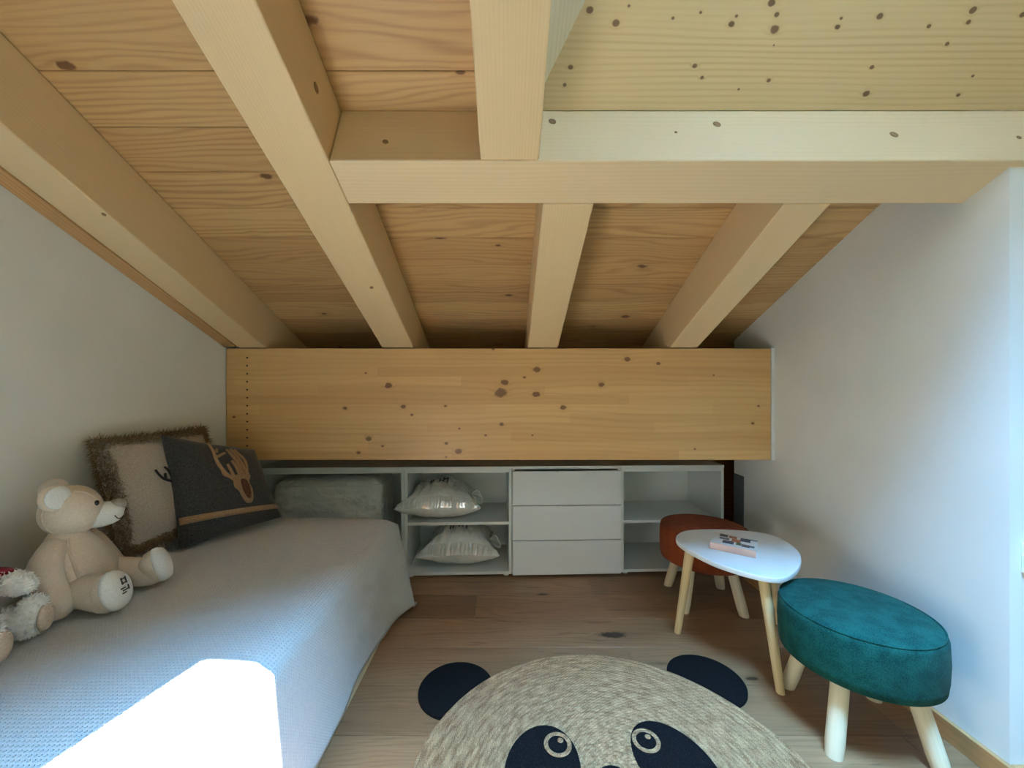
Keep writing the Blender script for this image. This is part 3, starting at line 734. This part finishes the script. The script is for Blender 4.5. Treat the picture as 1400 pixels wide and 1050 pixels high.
for s in (-1, 1):
    bm = B(); P = spline([hp(.107,s*.001,-.022), hp(.101,s*.014,-.036), hp(.091,s*.030,-.036), hp(.083,s*.0375,-.024)], 6); tube(bm, P, .0013, 6); finish('mouth_stitch', bm, M['thread'], mz if False else head, world=False)
    bm = B(); vs = ell(bm, Vector((0,0,0)), (.006,.0065,.008), None, 2)
    for v in vs: v.co = hp(v.co.x+.045, v.co.y+s*.042, v.co.z+.020)
    finish('eye', bm, M['bead'], head, world=False, smooth=True)
    # ear: dished disc
    ec = Vector((-.030, s*.052, .040)); en = Vector((.55, s*.75, .05)).normalized(); eu = (Vector((0,s*.35,1)) - en*en.dot(Vector((0,s*.35,1)))).normalized(); ew = en.cross(eu)
    bm = B(); R = []
    for h, k in ((-.012,.3),(-.012,.75),(-.006,.98),(.003,1.0),(.008,.9),(.006,.8)):
        R.append([hp(*(ec + en*h + (eu*math.cos(2*PI*t/24) + ew*math.sin(2*PI*t/24))*.036*k + eu*.010)) for t in range(24)])
    rings(bm, R); ear = finish('ear', bm, M['plush'], head, world=False, smooth=True)
    bm = B(); R = []
    for h, k in ((.005,.84),(.0095,.8),(.0085,.5),(.008,.05)):
        R.append([hp(*(ec + en*h + (eu*math.cos(2*PI*t/24) + ew*math.sin(2*PI*t/24))*.036*k + eu*.010)) for t in range(24)])
    rings(bm, R); finish('ear_lining', bm, M['white_plush'], ear, world=False, smooth=True)

# ------------------------------------------------------------------ white fluffy toy with a red coat
M['fluff'] = fabric('white_fluff', srgb(246,243,238), srgb(252,250,247), 120, .3, sheen=.5)
M['red_felt'] = fabric('dark_red_felt', srgb(112,14,24), srgb(146,24,34), 240)
M['suede'] = fabric('beige_suede', srgb(198,176,156), srgb(216,196,176), 200)
toy = thing('fluffy_toy', 'white fluffy toy in a dark red coat sitting beside the teddy bear', 'soft toy', (-1.203,.836,.448), math.radians(18))
def fluffy(name, parts, par, density=2600, L=(.005,.011)):
    bm = B()
    for P, rad in parts: tube(bm, P, rad, 16, True)
    bm.normal_update(); faces = list(bm.faces); rr = random.Random(len(faces)+density)
    cent = [(f.calc_center_median().copy(), f.normal.copy()) for f in faces]
    area = [f.calc_area() for f in faces]
    bmesh.ops.recalc_face_normals(bm, faces=bm.faces); bm.normal_update()
    data = [( [v.co.copy() for v in f.verts], f.normal.copy()) for f in faces]
    for k in rr.choices(range(len(data)), weights=area, k=density):
        vs_, n_ = data[k]; ws = [rr.random() for _ in vs_]; sw = sum(ws)
        p = sum((v*w for v, w in zip(vs_, ws)), Vector())/sw
        d = (n_ + Vector((rr.uniform(-.8,.8), rr.uniform(-.8,.8), rr.uniform(-.9,.5)))).normalized()
        strands(bm, p - n_*.001, d, rr.uniform(*L), .0032)
    return finish(name, bm, M['fluff'], par, world=False)
bm = B(); R = []
for z, rx, ry in ((.03,.060,.066),(.05,.072,.080),(.09,.066,.074),(.13,.054,.060),(.165,.040,.044),(.18,.03,.03)):
    R.append([Vector((-.01+rx*math.cos(2*PI*k/24), ry*math.sin(2*PI*k/24), z)) for k in range(24)])
rings(bm, R); finish('coat', bm, M['red_felt'], toy, world=False, smooth=True)
for s in (-1, 1):
    P = spline([(0,s*.045,.155),(.03,s*.066,.145),(.06,s*.062,.135)], 5)
    bm = B(); tube(bm, P[:8], .026, 14, True); finish('sleeve', bm, M['red_felt'], toy, world=False, smooth=True)
    fluffy('paw', [([(.050,s*.062,.138),(.072,s*.058,.130),(.088,s*.054,.126)], [.022,.026,.018])], toy, 600)
    fluffy('leg', [(spline([(.02,s*.042,.040),(.055,s*.050,.044),(.088,s*.052,.042)], 4), .030)], toy, 800)
    fluffy('foot', [([(.090,s*.054,.032),(.096,s*.056,.050),(.098,s*.058,.074)], [.028,.03,.024])], toy, 700)
    bm = B(); R = []
    for h, k in ((.0,1.0),(.006,.9),(.009,.5),(.010,.1)):
        R.append([Vector((.121+h, s*.056+.024*k*math.sin(2*PI*t/20), .044+.032*k*math.cos(2*PI*t/20))) for t in range(20)])
    rings(bm, R); finish('sole', bm, M['suede'], toy, world=False, smooth=True)
fluffy('head', [([(-.09,0,.20),(-.075,0,.22),(-.06,0,.22)], [.05,.062,.05])], toy, 1800)
bm = B(); ell(bm, Vector((-.008,0,.205)), (.022,.028,.022)); finish('muzzle', bm, M['suede'], toy, world=False, smooth=True)
for s in (-1, 1):
    bm = B(); ell(bm, Vector((-.014,s*.026,.235)), (.006,.006,.007), None, 2); finish('eye', bm, M['bead'], toy, world=False, smooth=True)
    fluffy('ear', [([(-.085,s*.05,.26),(-.085,s*.068,.275)], [.018,.02])], toy, 700)

# ------------------------------------------------------------------ bagged bedding in the cabinets
def bag_mat(name, c1, c2, coat=1.0, wr=9.0, nb=.45):
    m, nt, b = newmat(name); N = NT(nt); v = N.obj()
    k = N.noise(v, wr, 4, .6); w = N.noise(v, wr*3.2, 3, .6)
    N.put(b.inputs['Base Color'], N.mix(N.step(k, .3, .7), c1, c2))
    b.inputs['Roughness'].default_value = .55; b.inputs['Coat Weight'].default_value = coat; b.inputs['Coat Roughness'].default_value = .08
    N.put(b.inputs['Coat Normal'], N.bump(N.math('ADD', k, N.math('MULTIPLY', w, .6)), .8, .02)); N.put(b.inputs['Normal'], N.bump(N.math('ADD', k, N.math('MULTIPLY', w, .35)), nb, .03)); return m
M['bag'] = bag_mat('clear_plastic_over_white_pillow', srgb(222,218,212), srgb(238,235,230))
M['duvet_bag'] = bag_mat('frosted_bedding_bag', srgb(232,228,222), srgb(246,242,236), .5, 8, .95)
M['film'] = plain('crumpled_film', srgb(216,213,208), .12, .9, coat=1.0)
M['cord'] = plain('white_cord', srgb(228,228,226), .5)
M['ink'] = plain('black_ink', srgb(42,42,44), .6)
def bagged_pillow(label, c, w, d, h, rot, tip=0):
    t = thing('bagged_pillow', label, 'pillow', c, rot, 'pillows in plastic bags')
    bm = B(); N_ = 64; g = [[], []]
    seam = .42                                  # height of the side seam as a share of the pillow height
    def S(u, v, s):
        x = (u-.5)*w*(1-.16*min(1, max(0, v-.04)*5)) ; y = (v-.5)*d
        a = max(0,1-abs(2*u-1)**2.2); b_ = max(0,1-abs(2*v-1)**2.4); p = (a*b_)**.55
        pin = 1-.10*(1-abs(2*v-1)**2)*abs(2*u-1); piy = 1-.08*(1-abs(2*u-1)**2)*abs(2*v-1)
        z = h*seam + (h*(1-seam)*p if s > 0 else -h*seam*p**.8)
        wr = .009*noise.noise((u*9, v*3, s*2.0+c[2]*9)) * p + (.009*noise.noise((u*17, v*4, 4+c[2]*5)) + .005*noise.noise((u*34, v*9, 7)))*p*(s>0)
        if s > 0: wr += .013*(1-v)**1.5*p*(.5-abs(noise.noise((u*13+c[2]*31, v*1.3, 2)))*1.6) + .007*p*(.4-abs(noise.noise((u*7, v*7, 5+c[2]*9))))
        e = .010*noise.noise((u*6+c[2]*20, v*6, 9))*(1-p)
        if s < 0: wr = max(wr, 0)*.3
        return Vector((x*pin, y*piy, max(0.0, z + wr + e)))
    for k, s in enumerate((1, -1)): g[k] = [[bm.verts.new(S(i/N_, j/N_, s)) for i in range(N_+1)] for j in range(N_+1)]
    for k in range(2):
        for j in range(N_):
            for i in range(N_): bm.faces.new((g[k][j][i], g[k][j][i+1], g[k][j+1][i+1], g[k][j+1][i]))
    bmesh.ops.remove_doubles(bm, verts=bm.verts, dist=.0004)
    body = finish('pillow_bag', bm, M['bag'], t, world=False, smooth=True)
    # crumpled plastic flange along the welded front edge
    bmx = B(); rr_ = random.Random(int(c[2]*1000)+1); nseg = 70; rowA = []; rowB = []; rowC = []
    for i in range(nseg+1):
        u = .02 + .96*i/nseg; a_ = S(u, .0, 1); t_ = S(u, .05, 1); h_ = (.25+.7*abs(noise.noise((i*.23, c[2]*50, 0)))+.2*rr_.random())*.020*(1-abs(2*u-1)**4)
        rowA.append(bmx.verts.new(a_ + Vector((0,-.003,0)))); rowB.append(bmx.verts.new(lerp(a_, t_, .5) + Vector((rr_.uniform(-.004,.004), -.010*rr_.random()-.003, h_*.6 + .003))))
        rowC.append(bmx.verts.new(t_ + Vector((rr_.uniform(-.005,.005), -.002, .004 + h_*.35))))
    for r0_, r1_ in ((rowA, rowB), (rowB, rowC)):
        for i in range(nseg): bmx.faces.new((r0_[i], r0_[i+1], r1_[i+1], r1_[i]))
    finish('plastic_flange', bmx, M['film'], t, world=False)
    # welded front edge
    P = [S(i/24, 0, 1) + Vector((0,-.001,0)) for i in range(25)]
    bm = B(); tube(bm, P, .0022, 6, flat=.8); finish('bag_seam', bm, M['bag'], t, world=False, smooth=True)
    for u, v, hw, hh in ((.36,.36,.005,.030),(.395,.345,.004,.018),(.395,.42,.004,.006),(.49,.37,.004,.034),(.515,.335,.012,.006),(.545,.37,.004,.030),(.575,.40,.012,.006),(.605,.36,.004,.036)):
        q = [S(u+a*hw/w, v+b_*hh/d, 1)+Vector((0,-.004,.006)) for a, b_ in ((-1,-1),(1,-1),(1,1),(-1,1))]
        finish('print_stroke', prism(B(), q, (0,0,.0008)), M['ink'], body, world=False)
    bm = B(); x0 = w*.40
    rr = random.Random(int(c[2]*100)+5)
    for k in range(4):
        y0 = -d*.22 + k*.022; zz = h*seam + .012*(3-k)
        P = spline([(x0-.01, y0+.02, zz+.01), (x0+.025, y0-.005, zz+.035-.01*k), (x0+.052, y0-.01, zz-.012), (x0+.036, y0, zz-.024), (x0-.004, y0+.015, zz-.004)], 6)
        tube(bm, P, .0028, 6)
    finish('bag_cord', bm, M['cord'], t, world=False, smooth=True)
    return t
def cabz(px, back, z):                       # point in the cabinet row: pixel column, distance behind the front
    r = (px-CX)/FPX; X = r*(2.148-CYAW*.03)/(1-r*CYAW); p = cab_pt(X); return Vector((p.x*(1+back/p.y), p.y+back, z))
bagged_pillow('white pillow in clear plastic on the upper shelf of the open cabinet', cabz(604, .155, .3045), .47, .38, .205, .05)
bagged_pillow('white pillow in clear plastic on the bottom of the open cabinet', cabz(630, .175, .0305), .46, .36, .215, .03)
# bedding bag in the wide cabinet
bg = thing('bedding_bag', 'frosted zip bag of folded bedding in the wide cabinet', 'bag', cabz(462, .19, .0305), math.atan(CYAW))
bm = B(); W2, D2, H2 = .30, .16, .50
R = []
for z, k in [(0,.9),(.02,.98),(.06,1.0),(.2,1.01)] + [(.28+.008*i,1.0) for i in range(22)] + [(.46,.985),(.475,.965),(.488,.93),(.50,.86)]:
    r_ = []
    for q in range(160):
        a = 2*PI*q/160; ca, sa = math.cos(a), math.sin(a); ex = .22
        x = W2*math.copysign(abs(ca)**ex, ca)*k; y = D2*math.copysign(abs(sa)**ex, sa)*(k if z < .4 else 1-(1-k)*1.8)
        wz = .010*noise.noise((x*6, y*6, z*9)) + .024*(.3-abs(noise.noise((x*8+z*9, y*8, z*17-x*5)))) + .010*(.3-abs(noise.noise((x*19-z*20, y*19, z*24+x*9))))
        r_.append(Vector((x, y - wz, z + (wz*.8 if 0 < z else 0))))
    R.append(r_)
rings(bm, R); finish('bag_body', bm, M['duvet_bag'], bg, world=False, smooth=True)
bm = B(); P = [Vector((W2*.975*math.copysign(abs(math.cos(2*PI*q/48))**.22, math.cos(2*PI*q/48)), D2*1.0*math.copysign(abs(math.sin(2*PI*q/48))**.22, math.sin(2*PI*q/48)), .472)) for q in range(48)]
tube(bm, P+[P[0]], .0035, 6); finish('piping', bm, M['cord'], bg, world=False, smooth=True)

# ------------------------------------------------------------------ stools
M['rust'] = fabric('rust_wool', srgb(112,48,22), srgb(150,72,38), 330, .6, sheen=.03, big=30)
M['green'] = fabric('teal_green_wool', srgb(4,52,50), srgb(26,92,84), 330, .7, sheen=.03, big=26)
def stool(label, c, seat_m, leg_m, angles, r=.195, zt=.362, zb=.205):
    t = thing('upholstered_stool', label, 'stool', (c[0], c[1], 0), 0, 'round stools')
    prof = [(.001,zb),(r*.5,zb),(r-.012,zb),(r-.002,zb+.006),(r+.001,zb+.03),(r+.003,zb+.08),(r+.001,zt-.02),(r-.003,zt-.008),(r-.012,zt-.001),(r-.03,zt+.003),(r*.6,zt+.008),(r*.3,zt+.010),(.001,zt+.0105)]
    bm = B(); lathe(bm, prof, n=72); st = finish('seat', bm, seat_m, t, world=False, smooth=True)
    bm = B(); tube(bm, [Vector(((r-.005)*math.cos(2*PI*k/64), (r-.005)*math.sin(2*PI*k/64), zt-.004)) for k in range(65)], .0022, 6)
    finish('piping', bm, seat_m, st, world=False, smooth=True)
    for a in angles:
        d = Vector((math.cos(math.radians(a)), math.sin(math.radians(a)), 0))
        top, foot = d*.125 + Vector((0,0,zb-.0005)), d*.182
        Lx = (foot-top).normalized(); L = (foot-top).length
        bm = B(); R = []
        for i in range(7):
            q = i/6; rr = lerp(.0225,.0235,q) - (.0025 if i in (6,) else 0); cc = top.lerp(foot, q)
            R.append([cc + Vector((math.cos(2*PI*k/18)*rr, math.sin(2*PI*k/18)*rr, 0)) for k in range(18)])
        rings(bm, R)
        Fm = (Matrix.Translation(top) @ Lx.to_track_quat('X','Z').to_matrix().to_4x4())
        bm.transform(Fm.inverted()); o = finish('leg', bm, leg_m, t, world=False, smooth=True); o.matrix_basis = Fm
        e = o.modifiers.new('edge', 'EDGE_SPLIT'); e.split_angle = math.radians(50)
    return t
stool('round stool with a rust brown wool seat and four splayed wooden legs', (.972,1.917), M['rust'], M['pale_leg'], (130,217,309,37), r=.2)
stool('round stool with a teal green wool seat and four splayed wooden legs', (1.077,1.20), M['green'], M['pale_leg'], (214,303,122,33))

# ------------------------------------------------------------------ side table and book
TZ = .40
ol = [(132,175),(150,150),(200,135),(300,130),(420,132),(540,142),(640,160),(720,195),(780,240),(800,285),(790,330),(750,370),(700,390),(640,390),(560,375),(450,345),(330,303),(220,250),(150,205)]
op = [px_z(890+x*.257, 690+y*.257, TZ) for x, y in ol]
tc = sum(op, Vector())/len(op)
tab = thing('side_table', 'white rounded triangular side table with three tapered wooden legs', 'table', (tc.x, tc.y, 0))
sm = spline(op, 4, True)
bm = B(); R = []
for z, k in ((TZ-.018,.986),(TZ-.016,.996),(TZ-.009,1.0),(TZ-.002,.998),(TZ,.99)): R.append([Vector((lerp(tc.x,p.x,k), lerp(tc.y,p.y,k), z)) for p in sm])
rings(bm, R); finish('table_top', bm, M['white_lacquer'], tab)
for (tx, ty), (fx, fy) in (((.752,1.59),(.738,1.672)), ((.90,1.36),(.935,1.325)), ((1.10,1.63),(1.20,1.72))):
    if fx == .738: fx, fy = .728, 1.655
    top, foot = Vector((tx,ty,TZ-.0185)), Vector((fx,fy,0)); bm = B(); R = []
    for i in range(7):
        q = i/6; cc = top.lerp(foot, q); rr = lerp(.019,.0135,q)
        R.append([cc + Vector((math.cos(2*PI*k/16)*rr, math.sin(2*PI*k/16)*rr, 0)) for k in range(16)])
    rings(bm, R); Fm = Matrix.Translation(top) @ (foot-top).to_track_quat('X','Z').to_matrix().to_4x4()
    o = finish('leg', bm, M['leg'], tab, frame=Fm, smooth=True); e = o.modifiers.new('edge','EDGE_SPLIT'); e.split_angle = math.radians(50)
bp = px_z(970.4, 750, TZ); bq = px_z(1033.6, 763.6, TZ); ang = math.atan2(bq.y-bp.y, bq.x-bp.x); BW, BD, BT = (bq-bp).length, .137, .026
M['cover'] = plain('pale_book_cover', srgb(226,222,218), .4, .4); M['spine'] = plain('pink_book_spine', srgb(226,182,164), .5, .3); M['paper'] = plain('book_pages', srgb(228,224,212), .8, .1)
book = thing('book', 'thick small book with pink spine and picture cover on the white table', 'book', (bp.x, bp.y, TZ+.0005), ang)
finish('pages', box(B(), .002, BW-.003, .003, BD-.002, .0025, BT-.0025), M['paper'], book, world=False)
cb_ = B(); box(cb_, 0, BW, .0025, BD, 0, .002); box(cb_, 0, BW, .0025, BD, BT-.002, BT)
cv = finish('cover', cb_, M['cover'], book, world=False)
finish('spine', box(B(), 0, BW, -.001, .0025, 0, BT), M['spine'], book, world=False, bevel=.001)
for i, (u, v, wu, wv, c) in enumerate(((.14,.80,.17,.17,(96,92,96)),(.36,.78,.16,.16,(196,110,76)),(.62,.68,.20,.24,(104,100,112)),(.16,.56,.20,.14,(140,136,140)),(.44,.50,.18,.22,(206,122,84)),(.26,.26,.22,.20,(92,92,104)),(.56,.30,.10,.18,(104,120,84)),(.68,.24,.16,.18,(120,106,106)),(.84,.30,.10,.12,(96,104,124)),(.72,.92,.24,.05,(80,78,80)))):
    finish('cover_picture', box(B(), u*BW, (u+wu*1.12)*BW, v*BD-.012, v*BD+wv*1.18*BD-.012, BT, BT+.0004), plain('cover_print', srgb(*c), .45, .4, bscale=160, var=.55), cv, world=False)

# ------------------------------------------------------------------ panda rug
def jute_mat():
    m, nt, b = newmat('braided_jute'); N = NT(nt); o = N.obj(); x, y, z = N.sep(o)[:3]
    r = N.math('SQRT', N.math('ADD', N.math('MULTIPLY', x, x), N.math('MULTIPLY', y, y))); a = N.math('ARCTAN2', y, x)
    ringn = N.math('FLOOR', N.math('DIVIDE', r, .0121))
    st = N.math('MULTIPLY', N.math('MULTIPLY', a, r), 1.0/.016)
    tw = N.math('SINE', N.math('MULTIPLY', N.math('ADD', st, N.math('ADD', N.math('MULTIPLY', ringn, .37), N.math('MULTIPLY', r, 60.0))), 2*PI))
    n1 = N.noise(N.comb(N.math('MULTIPLY', a, 9.0), N.math('MULTIPLY', r, 82.0), 0.0), 1.0, 2); n2 = N.noise(o, 330, 3, .7)
    k = N.math('ADD', N.math('MULTIPLY', n1, .55), N.math('MULTIPLY', n2, .65))
    N.put(b.inputs['Base Color'], N.mix(N.step(k, .38, .85), srgb(132,90,60), srgb(222,180,136)))
    b.inputs['Roughness'].default_value = .95; b.inputs['Specular IOR Level'].default_value = .1
    N.put(b.inputs['Normal'], N.bump(N.math('ADD', N.math('MULTIPLY', tw, .35), n2), .8, .004)); return m
def black_jute():
    m, nt, b = newmat('black_jute'); N = NT(nt); o = N.obj(); n2 = N.noise(o, 330, 3, .7)
    N.put(b.inputs['Base Color'], N.mix(N.step(n2, .45, .8), srgb(17,16,17), srgb(46,45,48)))
    b.inputs['Roughness'].default_value = .95; b.inputs['Specular IOR Level'].default_value = .1
    N.put(b.inputs['Normal'], N.bump(n2, .8, .004)); return m
M['jute'] = jute_mat(); M['black_jute'] = black_jute()
RC = Vector((.285,.95,0)); RR = .557
rug = thing('panda_rug', 'round braided jute rug with black panda ears and eyes', 'rug', (RC.x, RC.y, 0), math.radians(2.7))
nr = 46; w = RR/nr; prof = [(RR-.001,.0005)]
for i in range(nr, 0, -1):
    r1_ = i*w; prof += [(r1_-.0006,.0055),(r1_-w*.25,.0088),(r1_-w*.5,.0096),(r1_-w*.75,.0088),(r1_-w+.0006,.0062)]
prof.append((.0005,.0088))
bm = B(); lathe(bm, prof, n=120); finish('rug_field', bm, M['jute'], rug, world=False, smooth=True)
def disc(name, cx, cy, ra, rb, rot, z0, z1, m, par, n=40, inner=0):
    bm = B(); ca, sa = math.cos(rot), math.sin(rot)
    def P(k, t, z):
        x, y = ra*k*math.cos(t), rb*k*math.sin(t); return Vector((cx + x*ca - y*sa, cy + x*sa + y*ca, z))
    ks = [(1.0,z0),(1.0,z1-.0008),(1-.0012/ra,z1)] + ([(.66,z1),(.33,z1),(.002,z1)] if not inner else [(inner+.0012/ra,z1),(inner,z1-.0008),(inner,z0)])
    rings(bm, [[P(k, 2*PI*t/n, z) for t in range(n)] for k, z in ks], cap=not inner, closed=bool(inner))
    return finish(name, bm, m, par, world=False, smooth=False)
for s in (-1, 1):
    a = PI/2 + s*math.radians(47.3)
    # crescent ear butting against the rim
    bm = B(); c0 = Vector((math.cos(a), math.sin(a), 0))*.60; er = .128; pts = []
    for k in range(64):
        t = 2*PI*k/64; p = c0 + Vector((math.cos(t), math.sin(t), 0))*er
        if p.length < RR+.001: p = p.normalized()*(RR+.001)
        pts.append(p)
    cc = c0.normalized()*(RR+.06)
    rings(bm, [[p.copy() + Vector((0,0,.0005)) for p in pts], [p + Vector((0,0,.0075)) for p in pts]] + [[cc.lerp(p, k) + Vector((0,0,.009)) for p in pts] for k in (.97,.6,.25,.01)])
    finish('ear', bm, M['black_jute'], rug, world=False, smooth=False)
    ep = disc('eye_patch', -s*.184, .104, .102, .142, -s*math.radians(18), .006, .0112, M['black_jute'], rug)
    ex, ey = -s*.130, .176
    disc('eye_ring', ex, ey, .040, .040, 0, .009, .0126, M['jute'], ep, inner=.70)
    disc('eye_glint', ex+.010, ey+.012, .0085, .0085, 0, .009, .0124, M['jute'], ep, 20)
disc('nose', 0, .070, .044, .038, 0, .006, .0115, M['black_jute'], rug)
bm = B()
for s in (-1, 1): tube(bm, spline([(0,.03,.0105),(s*.012,-.03,.0105),(s*.06,-.075,.0105),(s*.12,-.06,.0105)], 8), .007, 6)
finish('mouth', bm, M['black_jute'], rug, world=False)

# ------------------------------------------------------------------ socket plate on the return wall
sk = finish('wall_socket', box(B(), 1.338, 1.418, YC-.009, YC-.0002, .56, .64), M['white_plastic'], bevel=.003)
tag(sk, 'white socket plate on the wall corner', 'socket')
